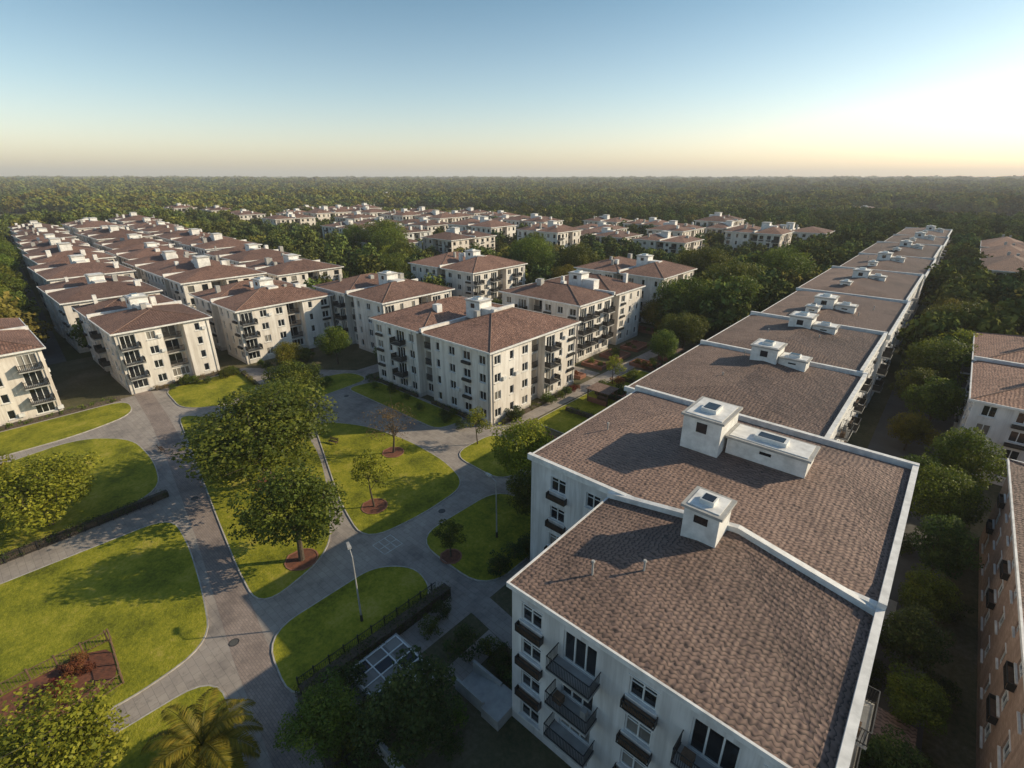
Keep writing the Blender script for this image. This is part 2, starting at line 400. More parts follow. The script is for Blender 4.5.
apartment(-78,-48.5,50.5,73,12.3,101,1)
apartment(-76,-55,83.5,110,12.3,102,1)
apartment(-82,-55.5,122,142,12.3,103,1)
apartment(-114,-87,59,78,12.2,104,1)
apartment(-125,-98,96,118,12.2,105,1)
apartment(-130,-106,37.5,58,11.4,106,1)
apartment(-134,-105.5,17.0,32,11.4,107,1)
apartment(-131,-105,-15,7.5,11.4,108,1)
R3=random.Random(8)
for i in range(8):
    for j,(ya,yb) in enumerate(((16,34),(38.5,58),(62.5,82))):
        dy=i*2.6; ya+=dy; yb+=dy
        jit=((i*7+j*3)%5-2)*.8
        x1=-140-i*33+jit; x0=x1-27-(i+j)%2*2
        apartment(x0,x1,ya,yb,11.8,200+i%3+10*j+(i+j)%2*5,2,flip=((i//2+j)%2),sz=R3.uniform(.92,1.07))
R2=random.Random(21)
for j in range(7):
    for i in range(10):
        x1=-62-i*40+(j%2)*15+R2.uniform(-7,7); y0=124+j*31+R2.uniform(-6,6)
        kind=R2.choice([0,0,1,1,2]); Wd,Dd_=((24,19),(32,19),(19,27))[kind]; x0=x1-Wd; xc=x0+Wd/2
        lim=126+(xc+169)*1.25 if xc>-169 else 118+(-169-xc)*.16
        if y0<lim or y0>315-max(0,-xc-200)*.3: continue
        if R2.random()<.2: continue
        y0-=max(0,(Dd_-19))/2
        apartment(x0,x1,y0,y0+Dd_,11.8,(300,310,320)[kind]+(i+j*5)%3,2,flip=R2.random()<.5,sz=R2.uniform(.82,1.12))
for k in range(15):
    a=-math.radians(41)+R2.uniform(-.85,.9); r=R2.uniform(450,1400); x,y=r*math.sin(a),r*math.cos(a)
    if -30<x<10 and y<340: continue
    apartment(x-24,x,y,y+19,11.8,300+k%3,2,flip=k%2,sz=R2.uniform(.6,1.0))
apartment(6,30,81,119,10.5,401,1)
apartment(6,32,205,232,11,402,2)
apartment(6,32,240,267,11,402,2)
apartment(6,32,275,302,11,402,2)
for i in range(4): apartment(45+i*5,69+i*5,150+i*44,169+i*44,11.8,300+i%3,2)

def row_block(x0,x1,y0,y1,H,lod,seed,hipargs,heads,leftcols=None,nearcols=None,parapets=('r','b','n'),mat=M_tileN):
    rng=random.Random(seed); mw,mn,mbal,mr=MB(),MB(),MB(),MB()
    floors=4; fh=(H-.7)/floors
    W=x1-x0;D=y1-y0
    for (P,U,L,cols) in (((x0,y0),(1,0),W,nearcols),((x1,y0),(0,1),D,None),((x1,y1),(-1,0),W,None),((x0,y1),(0,-1),D,leftcols)):
        Nn=(U[1],-U[0]); cols=cols if cols is not None else columns(L,rng)
        facade(mw,mn,mbal,P,U,Nn,L,-.5,H,ops_from(cols,floors,fh,.2,rng,L),M_wall2,lod,rng)
    rise,rx0,rx1,ry0,ry1=hipargs
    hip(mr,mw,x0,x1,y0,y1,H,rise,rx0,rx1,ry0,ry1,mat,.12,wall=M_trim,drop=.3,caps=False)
    for p in parapets:
        if p=='r': mr.box(x1+.0,x1+.42,y0-.3,y1+.3,H-.25,H+.55,M_trim)
        if p=='b':
            if abs(ry1-y1)<.01:
                for (a,za,b,zb) in ((x0-.3,H,rx0,H+rise),(rx0,H+rise,x1+.3,H)):
                    mr.prism([(a,y1-.2),(b,y1-.2),(b,y1+.25),(a,y1+.25)],[za-.6,zb-.6,zb-.6,za-.6],[za+.4,zb+.4,zb+.4,za+.4],M_trim)
            else: mr.box(x0-.3,x1+.42,y1-.2,y1+.25,H-.4,H+.62,M_trim)
        if p=='n': mr.box(x0-.3,x1+.42,y0-.25,y0+.12,H-.3,H+.25,M_trim)
    for hd in heads: stairhead(mr,*hd,rng,True)
    for k in range(2):
        vx,vy=rng.uniform(x0+3,x1-3),rng.uniform(y0+2,y1-2)
        mr.tube((vx,vy,H),(vx,vy,H+rise*.6+.5),.07,.07,M_conc,8); mr.tube((vx,vy,H+rise*.6+.5),(vx,vy,H+rise*.6+.6),.13,.1,M_conc,8)
    for (px,py) in ((x0-.09,y0+.6),(x0-.09,y1-.8),(x1-1,y0-.09)): mbal.tube((px,py,0),(px,py,H-.2),.07,.07,M_conc,6)
    e=bpy.data.objects.new('terraced_apartment_block',None); COL.objects.link(e)
    for m,nm in ((mw,'walls'),(mn,'windows'),(mbal,'balconies'),(mr,'roof')): m.build(nm,e)
    RECTS.append((x0-3,x1+3,y0-3,y1+3)); return mr
row_block(-16,1.5,18.3,30.3,12.5,0,11,(1.7,-6.5,-6.5,30.3,30.3),[(-8.3,29.2,14.6,2.3,2.3,1.5)],
          leftcols=[(2.2,'p'),(6.0,'b'),(9.8,'p')],nearcols=[(1.6,'p'),(5.2,'b'),(9.2,'p'),(13,'b'),(16,'p')],parapets=('r','b'))
row_block(-24.4,1.5,30.6,50.3,12.9,0,12,(1.5,-18,-3,44,44),[(-12.9,41.5,14.9,3.3,4.2,2.1),(-7.9,42,14.5,6.2,2.8,1.0)],
          leftcols=[(2,'p'),(5.5,'w'),(9,'b'),(13,'p'),(17,'w')],nearcols=[(3.0,'p'),(6.6,'w')])
ys=[51,74.5,97,128,166,205,245,285,326]; heads=[(-16,70),(-16.4,90),(-16.6,108),(-16.6,147),(-16.5,186),(-15,226),(-14,266),(-13,306)]
xl=[-26.3,-26.0,-25.4,-25.8,-25.0,-25.2,-24,-23.5]
for i in range(8):
    y0,y1=ys[i]+.3,ys[i+1]; x0=xl[i]; x1=-5.4-(i%2)*.5
    rx=(x0+x1)/2
    hx,hy=heads[i]; hy=min(hy,y1-3)
    hd=[(hx,hy,13.6,3.2,3.4,1.9),(hx+3.3,hy+.2,13.5,3.2,2.2,.9)]
    if i>1: hd.append((hx-1,y0+6,13.4,2.0,2.0,1.0))
    row_block(x0,x1,y0,y1,12.4+(.3 if i%2 else 0),0 if i==0 else (1 if i<3 else 2),20+i,(1.4,rx,rx,y0+6,y1-6),hd)

# brown brick block at the right edge
mw,mn,mbal,mr=MB(),MB(),MB(),MB(); rg=random.Random(3); BX=9.3
facade(mw,mn,mbal,(BX,66),(0,-1),(-1,0),80,-.5,9.6,ops_from([(4+i*4.1,'w' if i%3 else 'p') for i in range(19)],3,3.05,.3,rg,80),M_brown,0,rg)
facade(mw,mn,mbal,(BX+20,66),(-1,0),(0,1),20,-.5,9.6,[],M_brown,0,rg)
facade(mw,mn,mbal,(BX,-14),(1,0),(0,-1),20,-.5,9.6,[],M_brown,0,rg)
hip(mr,mw,BX,BX+20,-14,66,9.6,2.2,BX+10,BX+10,-4,56,M_tileN,.3)
mr.box(BX-.2,BX-.004,-14,66,9.0,9.2,M_conc)
e=bpy.data.objects.new('brown_brick_building',None); COL.objects.link(e)
for m,nm in ((mw,'walls'),(mn,'windows'),(mbal,'planters'),(mr,'roof')): m.build(nm,e)
RECTS.append((7,33,-16,69))

# ------------------------------------------------------------------ ground
def sheet(name,pts,z,mat):
    m=MB(); m.poly([(x,y,z) for x,y in pts],mat); return m.build(name)
sheet('ground',[(-12000,-12000),(12000,-12000),(12000,12000),(-12000,12000)],0,M_floor)
sheet('garden_ground',[(-137,-40),(40,-40),(40,120),(-137,120)],.012,M_soil)
sheet('courtyard_paving',[(-104.8,-40),(-26,-40),(-24.4,49),(-47,50.4),(-86,50.4),(-104.8,36)],.024,M_pave)
sheet('service_alley',[(2.5,-20),(6.6,-20),(6.2,200),(-3,200),(-3,55),(2.5,52)],.026,M_asph)
sheet('road',[(-420,29),(-137,9),(-137,13),(-420,34)],.03,M_asph)
sheet('garden_path',[(-52,40),(-48,58),(-47,110),(-44,110),(-45,58),(-47.6,40)],.03,M_pave)
sheet('garden_path',[(-36,50),(-33.5,50),(-33.5,112),(-36,112)],.038,M_pave)
sheet('garden_path',[(-86,50.4),(-82,50.4),(-82,112),(-86,112)],.03,M_pave)
sheet('garden_path',[(-100,78.5),(-48,78.5),(-48,81.5),(-100,81.5)],.042,M_pave)
cl=[(-106,18.6),(-90,17.0),(-76,15.1),(-54,11.6),(-36,8.2),(-24,6.4),(-12,4.4)]
mb=MB()
for i in range(len(cl)-1):
    (xa,ya),(xb,yb)=cl[i],cl[i+1]; mb.poly([(xa,ya-1.3,.03),(xb,yb-1.3,.03),(xb,yb+1.3,.03),(xa,ya+1.3,.03)],M_path)
mb.build('main_path')

def fillet(pts,rad=3.0,k=6):
    out=[];n=len(pts)
    for i in range(n):
        p=Vector(pts[i]);a=Vector(pts[i-1])-p;b=Vector(pts[(i+1)%n])-p
        r=min(rad,a.length*.45,b.length*.45); A=p+a.normalized()*r;B=p+b.normalized()*r
        for q in range(k+1):
            t=q/k; out.append(tuple(A*(1-t)**2+p*2*t*(1-t)+B*t*t))
    return out
def smooth(pts,n=2):
    for _ in range(n):
        o=[]
        for i in range(len(pts)):
            a,b=pts[i],pts[(i+1)%len(pts)]
            o.append((a[0]*.8+b[0]*.2,a[1]*.8+b[1]*.2)); o.append((a[0]*.2+b[0]*.8,a[1]*.2+b[1]*.8))
        pts=o
    return pts
def offset(pts,d):
    n=len(pts); out=[]
    area=sum(pts[i][0]*pts[(i+1)%n][1]-pts[(i+1)%n][0]*pts[i][1] for i in range(n)); s=1 if area>0 else -1
    for i in range(n):
        a,b=pts[i-1],pts[(i+1)%n]; tx,ty=b[0]-a[0],b[1]-a[1]; L=math.hypot(tx,ty) or 1
        out.append((pts[i][0]+s*ty/L*d,pts[i][1]-s*tx/L*d))
    return out
def lawn(pts,rad=4.0,grow=0.0):
    p=fillet(pts,rad); q=offset(p,.12)
    m=MB(); m.poly([(x,y,.115) for x,y in p],M_lawn); n=len(p)
    for i in range(n):
        j=(i+1)%n
        m.poly([(*p[i],.115),(*p[j],.115),(*q[j],.13),(*q[i],.13)],M_kerb); m.poly([(*q[i],.13),(*q[j],.13),(*q[j],0),(*q[i],0)],M_kerb)
    return m.build('lawn')
for P,rd in (([(-61.5,-16),(-60.5,9.8),(-54,9.4),(-46,8.0),(-39.0,6.3),(-38.2,0),(-39.5,-5),(-44,-10),(-50,-16)],3.5),
          ([(-88,-16),(-92,7),(-86,12.2),(-76,12.4),(-67,10.6),(-66,-2),(-66,-16)],4.5),
          ([(-103.6,-16),(-103.2,15.8),(-96,14.9),(-93.4,7),(-94,-16)],4),
          ([(-90,19.6),(-80,25.5),(-68,30.2),(-60,28),(-50,23.6),(-41.4,18.6),(-39.4,10.6),(-46,11.4),(-57,13.4),(-74,16.6)],3.5),
          ([(-71,33),(-64,37.4),(-55,39),(-46,38.6),(-39.8,36.6),(-39.2,29),(-40.2,22.0),(-48,24)],4),
          ([(-36.2,9.6),(-36.2,20.5),(-33,23.2),(-29,22),(-28.4,8.2)],3),
          ([(-36.4,25.8),(-36,38.8),(-25.6,38.8),(-25.6,25.6)],3.5),
          ([(-36.6,-14),(-35.6,5.6),(-24,3.6),(-22,-14)],3),
          ([(-46.6,40.6),(-46.6,49.4),(-37,47.8),(-36.6,40.2)],3),
          ([(-44.4,56),(-44,88),(-37,88),(-36.6,56)],2),
          ([(-103.6,21.6),(-103.6,35),(-93,34.4),(-88,26),(-92,20.8)],3),
          ([(-79,44.0),(-78,49.6),(-53,49.6),(-54,44.2)],2),
          ([(-90,36),(-86,49),(-80,49.5),(-79,36),(-84,33)],3),
          ([(-32.5,52),(-32.5,76),(-27.4,76),(-27.4,52)],1.5),
          ([(-81,84),(-81,118),(-77.6,118),(-77.6,84)],1)): lawn(P,rd)
mk=MB()
for k in range(4): mk.box(-39.1,-36.9,22.2+k*.75,22.28+k*.75,.03,.034,M_paint)
for xx in (-39.1,-38,-36.98): mk.box(xx,xx+.08,22.2,24.53,.03,.036,M_paint)
mk.build('painted_court_markings')
for (x,y) in ((-37.6,7.6),(-62.5,12.9),(-38.0,31),(-76,42)):
    mb=MB(); n=14
    mb.poly([(x+.42*math.cos(t*2*math.pi/n),y+.42*math.sin(t*2*math.pi/n),.036) for t in range(n)],M_rail); mb.poly([(x+.34*math.cos(t*2*math.pi/n),y+.34*math.sin(t*2*math.pi/n),.040) for t in range(n)],M_asph); mb.build('manhole_cover')

# ------------------------------------------------------------------ vegetation
def leaves_np(centers,radii,counts,size,rs,up=.35,flat=1.0):
    V=[];A=[]
    for c,r,n in zip(centers,radii,counts):
        d=rs.normal(size=(n,3)); d/=np.linalg.norm(d,axis=1)[:,None]
        rad=r*(.55+.5*rs.rand(n)**.7)
        P=np.array(c)+d*rad[:,None]*np.array([1,1,.8*flat])
        nm=d*.7+rs.normal(size=(n,3))*.55+np.array([0,0,up]); nm/=np.linalg.norm(nm,axis=1)[:,None]
        t=np.cross(nm,rs.normal(size=(n,3))); t/=np.linalg.norm(t,axis=1)[:,None]; b=np.cross(nm,t)
        s=size*(.55+.8*rs.rand(n))[:,None]
        q=np.stack([P-t*s*.5,P-b*s*.33+t*s*.05,P+t*s*.55,P+b*s*.33+t*s*.05],1)
        V.append(q.reshape(-1,3))
        cv=rs.rand()*.45
        A.append(np.repeat(np.clip(cv+.35*rs.rand(n)+.22*(d[:,2]*.5+.5),0,1),4))  # random leaf tone, plus sunlit lightening painted on the upper leaves of each clump
    return np.concatenate(V),np.concatenate(A)
def add_leaves(mb,V,A,leafmat):
    nv=len(mb.v); n=len(V)//4
    verts=mb.v+[tuple(x) for x in V]; idx=np.arange(n*4).reshape(-1,4)+nv
    faces=mb.f+[tuple(r) for r in idx.tolist()]
    me=bpy.data.meshes.new('tree'); me.from_pydata(verts,[],faces)
    for m in mb.mats: me.materials.append(m)
    me.materials.append(leafmat); li=len(mb.mats)
    me.polygons.foreach_set('material_index',mb.m+[li]*n)
    at=me.attributes.new('leafvar','FLOAT','POINT'); at.data.foreach_set('value',np.concatenate([np.full(nv,.3),A]).astype(np.float32))
    me.update(); return me
def tree_mesh(seed,h=10,cr=4.5,trunk=.3,nl=9000,leaf=.3,clumps=34,mat=None,base=.28,wood=True,sparse=1.0,conic=0):
    rs=np.random.RandomState(seed); mb=MB(); hc=h*(base+1)/2; ch=h*(1-base)/2
    cs=[];rr=[]
    for i in range(clumps):
        t=(i+.5)/clumps; z=1-1.75*t; th=i*2.4+rs.rand()*.9; rxy=math.sqrt(max(0,1-z*z))
        k=.50+.36*rs.rand()
        if conic: k*= (1-conic*(z*.5+.5))+.15
        lop=1+.22*math.sin(th*2+seed)+.12*math.sin(th*3+seed*2)
        cs.append((math.cos(th)*rxy*cr*k*lop,math.sin(th)*rxy*cr*k*lop,hc+z*ch*(.74+.16*rs.rand())))
        rr.append(cr*(.22+.16*rs.rand())*sparse)
    for i in range(clumps//3):
        d=rs.normal(size=3); d/=np.linalg.norm(d); cs.append((d[0]*cr*.35,d[1]*cr*.35,hc+d[2]*ch*.4)); rr.append(cr*.3)
    w=np.array(rr)**2; cnt=(w/w.sum()*nl).astype(int)
    if wood:
        zt=h*base; a=(0,0,-.2); b=(rs.normal()*.15,rs.normal()*.15,zt)
        mb.tube(a,b,trunk,trunk*.72,M_bark,9); top=(b[0]*1.5,b[1]*1.5,h*.72); mb.tube(b,top,trunk*.72,trunk*.2,M_bark,7)
        for i in range(0,len(cs),2):
            c=cs[i]; f=.0+.5*rs.rand(); s=tuple(b[k]+(top[k]-b[k])*f for k in range(3)); mid=tuple(s[k]+(c[k]-s[k])*.5+(.25 if k==2 else 0) for k in range(3))
            mb.tube(s,mid,trunk*.34,trunk*.2,M_bark,5); mb.tube(mid,c,trunk*.2,trunk*.06,M_bark,5)
            for _ in range(2):
                e2=tuple(c[k]+rs.normal()*rr[i]*.6 for k in range(3)); mb.tube(c,e2,trunk*.07,.012,M_bark,4)
    else:
        mb.tube((0,0,-.2),(0,0,h*.6),trunk,trunk*.4,M_bark,5)
    V,A=leaves_np(cs,rr,cnt,leaf,rs)
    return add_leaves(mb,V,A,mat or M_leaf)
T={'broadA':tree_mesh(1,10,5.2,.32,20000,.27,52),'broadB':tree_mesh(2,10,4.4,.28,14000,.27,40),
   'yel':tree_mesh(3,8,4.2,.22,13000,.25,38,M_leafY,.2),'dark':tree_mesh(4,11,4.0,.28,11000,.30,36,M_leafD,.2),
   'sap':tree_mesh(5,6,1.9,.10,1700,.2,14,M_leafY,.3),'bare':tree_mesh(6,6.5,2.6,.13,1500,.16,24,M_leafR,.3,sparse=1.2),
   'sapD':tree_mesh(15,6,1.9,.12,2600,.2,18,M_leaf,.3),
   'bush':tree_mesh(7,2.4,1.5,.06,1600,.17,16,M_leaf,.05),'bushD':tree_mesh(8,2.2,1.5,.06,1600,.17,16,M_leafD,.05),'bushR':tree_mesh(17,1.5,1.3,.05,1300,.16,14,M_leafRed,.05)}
def tree(kind,x,y,s=1,sz=None,name='shade_tree'):
    o=obj(name,T[kind],None,(x,y,0)); o.rotation_euler=(0,0,R.uniform(0,6.28)); o.scale=(s,s,sz or s); return o
tree('broadA',-58.5,20.5,1.75,1.2); tree('broadB',-42.6,16.2,1.15,1.02); tree('broadB',-77,33.5,1.05,.85); tree('broadA',-71,28,.85,.8)
tree('bare',-53.3,35.4,1.25,1.15,name='autumn_tree'); tree('sap',-44.6,26.3,1.25,name='young_tree')
tree('yel',-33.5,41.5,1.1,1.1); tree('yel',-69,0.5,1.35,1.0); tree('yel',-76,-4,1.1,.95); tree('broadB',-72,-9,1.1,.9)
tree('yel',-34.2,-3.8,1.08,.74)
tree('sapD',-31.5,26.5,.9,.75,'young_tree'); tree('dark',-19.5,12.5,.8,.62); tree('broadB',-24,8.5,.6,.5); tree('bushD',-22.2,19.5,1.1,1.2,'shrub')
tree('sap',-46,45,1.0,name='young_tree'); tree('broadB',-28.2,36,.7,.7)
for (x,y,k,s,z) in ((-150,3.5,'yel',1.3,1.4),(-164,5,'broadA',1.4,1.35),(-180,7,'broadB',1.7,1.5),(-196,9,'broadA',1.5,1.5),(-214,10,'yel',1.6,1.5),(-232,12,'broadA',1.5,1.4),(-252,14,'broadB',1.7,1.5),(-275,16,'broadA',1.5,1.4),(-300,18,'broadB',1.7,1.5),(-158,-6,'broadA',1.4,1.4),(-142,-9,'broadB',1.3,1.2)): tree(k,x,y,s,z)
for k in range(9): tree('bushR',-44.8+R.uniform(-.2,3.4),-4.5+R.uniform(0,4.6),R.uniform(.4,.7),None,'red_shrub')
for (x,y,k,s,z) in ((5,118,'yel',1.4,1.35),(2,126,'yel',1.3,1.2),(3,108,'broadA',1.1,1.1),(0.5,97,'broadB',.8,.85),(1.0,84,'yel',.7,.7),(3.5,76,'bush',1.2,1.2),(6,71,'broadB',.8,1.0),
                    (5.2,62,'broadA',.7,.85),(5.6,54,'dark',.6,.7),(4.6,41,'dark',.6,.55),(5.4,36,'broadB',.5,.45),(4.6,30,'dark',.5,.4),(3,66,'broadB',.7,.75),(3,92,'broadB',.9,.9),(4,140,'broadA',1.2,1.2),(2,152,'yel',1.3,1.3),(4,166,'yel',1.2,1.2),(0,182,'broadB',1.3,1.2),(4.6,24,'broadB',.45,.35),(5.2,47.5,'broadB',.55,.55)):
    tree(k,x,y,s,z)
for (x,y) in ((3,27),(6.8,33),(7,40),(3.1,38.5),(7,50),(6.9,58),(3,20),(6.6,22),(3,58)): tree(R.choice(['bush','bushD']),x,y,R.uniform(.6,1.0),None,'shrub')
def hedge(pts,w,h,mat=M_leafD,dens=70,size=.15,name='hedge'):
    rs=np.random.RandomState(int(abs(pts[0][0]*7+pts[0][1]*3))); mb=MB(); VV=[];AA=[]
    for (xa,ya),(xb,yb) in zip(pts[:-1],pts[1:]):
        L=math.hypot(xb-xa,yb-ya); ux,uy=(xb-xa)/L,(yb-ya)/L; nx,ny=-uy,ux
        n=int(L*(w+2*h)*dens); k=max(1,n//40)
        c=[];r=[]
        for i in range(k):
            t=rs.rand()*L; o=(rs.rand()-.5)*w*.75; z=h*(.25+.6*rs.rand())
            c.append((xa+ux*t+nx*o,ya+uy*t+ny*o,z)); r.append(min(w,h)*.38*(.8+.5*rs.rand()))
        V,A=leaves_np(c,r,[40]*k,size,rs); VV.append(V);AA.append(A)
        P=[(xa+nx*w*.3,ya+ny*w*.3),(xa-nx*w*.3,ya-ny*w*.3),(xb-nx*w*.3,yb-ny*w*.3),(xb+nx*w*.3,yb+ny*w*.3)]
        mb.prism(P,0,h*.7,M_bark)
    me=add_leaves(mb,np.concatenate(VV),np.concatenate(AA),mat); return obj(name,me)
hedge([(-65.6,11),(-65.2,2),(-65,-16)],1.1,1.1); hedge([(-28.1,23),(-28.2,17),(-28.6,9)],1.5,1.5); hedge([(-28.6,9),(-21,7.6)],1.2,1.2)
hedge([(-104.2,15),(-104.2,-14)],.8,1.0,M_leaf); hedge([(-79,50),(-66,50)],.8,.8,M_leaf); hedge([(-62,50),(-50,50)],.8,.9,M_leafY)
hedge([(-47.6,52),(-47.6,72)],.8,.9,M_leaf)
hedge([(-104.5,20.5),(-104.5,32)],.8,.9,M_leafR); hedge([(-20,21.6),(-17,21.6)],.9,1)
for k in range(5): hedge([(-43,63+k*9),(-37.5,63+k*9)],1.0,1.1,M_leafD if k%2 else M_leaf)
hedge([(-36.6,56),(-36.6,100)],.9,1.0,M_leaf); hedge([(-33,52),(-33,100)],.8,1,M_leafD); hedge([(-92,33.6),(-101,34.4)],.8,.9,M_leafY)
for _ in range(90):
    x,y=R.choice([(R.uniform(-44,-37),R.uniform(56,100)),(R.uniform(-32,-28),R.uniform(52,100)),(R.uniform(-80,-50),R.uniform(46.5,49)),(R.uniform(-26.5,-25.6),R.uniform(24,46)),(R.uniform(-104,-101),R.uniform(22,34)),(R.uniform(-27,-18),R.uniform(8,12)),(R.uniform(-47.5,-46.5),R.uniform(52,72)),(R.uniform(-90,-80),R.uniform(38,58)),(R.uniform(-105,-98),R.uniform(38,57))])
    tree(R.choice(['bush','bushD','bush','bushR']) if y>50 else R.choice(['bush','bushD']),x,y,R.uniform(.5,1.1),None,'shrub')
for (x,y) in ((-20.3,14.6),(-18.8,15.2),(-17.6,13.6),(-20.8,20.8),(-19.3,20.6),(-17.6,20.4),(-23,11),(-25.8,19),(-26.6,21)): tree(R.choice(['bush','bushD']),x,y,R.uniform(.6,.9),None,'shrub')
for (x,y,k,s) in ((-40,92,'broadB',.8),(-31,84,'broadA',.7),(-41,104,'broadA',.9),(-30,68,'yel',.7),(-47,118,'broadA',1.4),(-36,122,'broadB',1.5),(-52,114,'yel',1.1),(-84,90,'broadB',.8),(-84,104,'broadA',.9),(-100,84,'broadB',.9),(-92,50,'broadB',.8),(-97,42,'yel',.7),(-84,56,'broadB',.5),(-43,78,'sap',1),(-118,-19,'broadB',.9),(-120,86,'yel',1),(-110,86,'broadB',1),
                   (-42,138,'broadA',1.6),(-44,152,'yel',1.6),(-38,165,'broadA',1.7),(-50,172,'yel',1.7),(-36,182,'yel',1.6),(-60,160,'broadA',1.6),(-90,128,'yel',1.4),(-94,140,'broadB',1.6),(-112,138,'broadA',1.7),(-120,150,'broadB',1.7),(-104,152,'yel',1.5),(-140,100,'broadA',1.3),(-150,112,'broadB',1.5),(-165,118,'yel',1.5),(-180,128,'broadA',1.7),(-196,138,'broadA',1.9),(-205,128,'broadB',1.7),(-136,126,'yel',1.4)):
    tree(k,x,y,s)
for (x,y,r) in ((-44.6,26.3,1.4),(-53.3,35.4,1.4),(-42.6,16.2,1.5),(-58.5,20.5,1.9),(-31.5,26.5,1.0)):
    ring=[(x+r*math.cos(t*.3927)*(1+.06*math.sin(t*3)),y+r*math.sin(t*.3927)) for t in range(16)]
    mb=MB(); mb.poly([(a,b,.125) for a,b in ring],M_mulch); q=offset(ring,.14)
    for i in range(16):
        j=(i+1)%16; mb.poly([(*ring[i],.17),(*ring[j],.17),(*q[j],.17),(*q[i],.17)],M_brick); mb.poly([(*q[i],.17),(*q[j],.17),(*q[j],.1),(*q[i],.1)],M_brick); mb.poly([(*ring[j],.17),(*ring[i],.17),(*ring[i],.12),(*ring[j],.12)],M_brick)
    mb.build('tree_bed')
sheet('planting_bed',smooth([(-45.8,-8),(-45.6,.8),(-40.2,.3),(-40.0,-5)],2),.124,M_mulch)
def planter(x0,x1,y0,y1,h=.7):
    mb=MB(); t=.25
    for (a,b,c,d) in ((x0,x1,y0,y0+t),(x0,x1,y1-t,y1),(x0,x0+t,y0+t,y1-t),(x1-t,x1,y0+t,y1-t)): mb.box(a,b,c,d,0,h,M_brick)
    mb.box(x0+t,x1-t,y0+t,y1-t,0,h-.12,M_mulch); mb.build('brick_planter')
    for k in range(int((x1-x0)*(y1-y0)/9)+1): tree(R.choice(['bushR','bush','bush']),R.uniform(x0+.8,x1-.8),R.uniform(y0+.6,y1-.6),R.uniform(.5,.8),None,'shrub')
for a in ((-53.5,-49,76,78),(-46,-40.5,89.5,93),(-53.5,-48.6,83,86),(-53.5,-48.6,90,95),(-43.5,-38,50.5,53.5),(-43.8,-38,72.8,75),(-53,-48.6,98,104),(-60,-50,113,116),(-100,-92,88,92),(-31.5,-28,78,82)): planter(*a)

def palm(x,y,h=2.2,L=3.6,n=26):
    rs=random.Random(4); mb=MB()
    for k in range(6): mb.tube((0,0,h*k/6-.05),(0,0,h*(k+1)/6),.26,.2,M_bark,9)
    V=[];A=[]
    for i in range(n):
        az=i*2.4; el=.15+1.05*(i/n); p=Vector((0,0,h)); d=Vector((math.cos(az)*math.cos(el),math.sin(az)*math.cos(el),math.sin(el))); seg=24; pts=[p.copy()]
        for s in range(seg):
            p=p+d*(L/seg); d.z-=.062+.010*s*.3; d.normalize(); pts.append(p.copy())
        for s in range(seg):
            a,b=pts[s],pts[s+1]; mb.tube(a,b,.035*(1-s/seg)+.008,.035*(1-(s+1)/seg)+.006,M_leafY,4)
            dr=(b-a).normalized(); side=dr.cross(Vector((0,0,1))).normalized(); ll=.75*math.sin(math.pi*min(1,(s+1.2)/(seg+1)))**.6
            for q in range(3):
                o=a+(b-a)*(q*.33)
                for sg in (-1,1):
                    L2=ll*rs.uniform(.85,1.1); tip=o+side*sg*L2+dr*L2*.6-Vector((0,0,L2*rs.uniform(.1,.5))); wv=dr*.042
                    V+=[tuple(o-wv),tuple((o+tip)/2-wv+Vector((0,0,.04))),tuple(tip),tuple((o+tip)/2+wv+Vector((0,0,.04)))]
                    A+=[rs.uniform(.3,1)]*4
    me=add_leaves(mb,np.array(V),np.array(A),M_leafY); obj('palm_tree',me,None,(x,y,0))
palm(-28.6,2.6,2.4,4.1)

# ------------------------------------------------------------------ forest (instanced masses)
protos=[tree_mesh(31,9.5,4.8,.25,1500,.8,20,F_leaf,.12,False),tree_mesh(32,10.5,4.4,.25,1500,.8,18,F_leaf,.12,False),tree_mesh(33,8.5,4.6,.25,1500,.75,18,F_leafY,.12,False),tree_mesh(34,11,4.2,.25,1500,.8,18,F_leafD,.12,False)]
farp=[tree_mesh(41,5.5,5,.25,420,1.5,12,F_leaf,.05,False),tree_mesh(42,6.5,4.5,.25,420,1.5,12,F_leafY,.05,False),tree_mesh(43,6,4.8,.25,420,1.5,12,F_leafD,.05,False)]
def blocked(x,y):
    if -105<x<12 and -60<y<112: return True
    if -420<x<-130 and 9<y-(-x-133)*.07<14: return True
    for r in RECTS:
        if r[0]<x<r[1] and r[2]<y<r[3]: return True
    return False
pts=[[] for _ in range(7)]
heading=math.radians(41.18)
r=95.0
while r<9000:
    near=r<480
    sc=1.0 if near else min(9,r/480)
    d=(8.2 if near else 7.6*sc)
    nth=int(2.4*r/d)
    for i in range(nth):
        a=-1.25+2.4*(i+R.random())/nth; rr=r+R.uniform(-.5,.5)*d
        az=-heading+a; x=rr*math.sin(az); y=rr*math.cos(az)
        if blocked(x,y): continue
        if -137<x<-104 and y<37: continue
        inner=(-420<x<-133 and 10<y<105) or (-400<x<-50 and 110<y<330)
        if inner and R.random()<.12: continue
        if r>230 and not inner and (math.sin(x*.009+1.3+math.sin(y*.004))*math.sin(y*.011+.5+math.sin(x*.006))>.5): continue
        if near: pts[R.choices([0,1,2,3],[4,3,2.8,1.5])[0]].append((x,y,R.uniform(.75,1.3)*(.88 if inner else 1.2)))
        else: pts[4+R.choices([0,1,2],[4,2,2])[0]].append((x,y,sc*R.uniform(.6,1.2)*(1.35 if sc<2 else 1.05)*min(1,4.2/sc*1.0 if sc>4.2 else 1)**.5))
    r+=d*.9
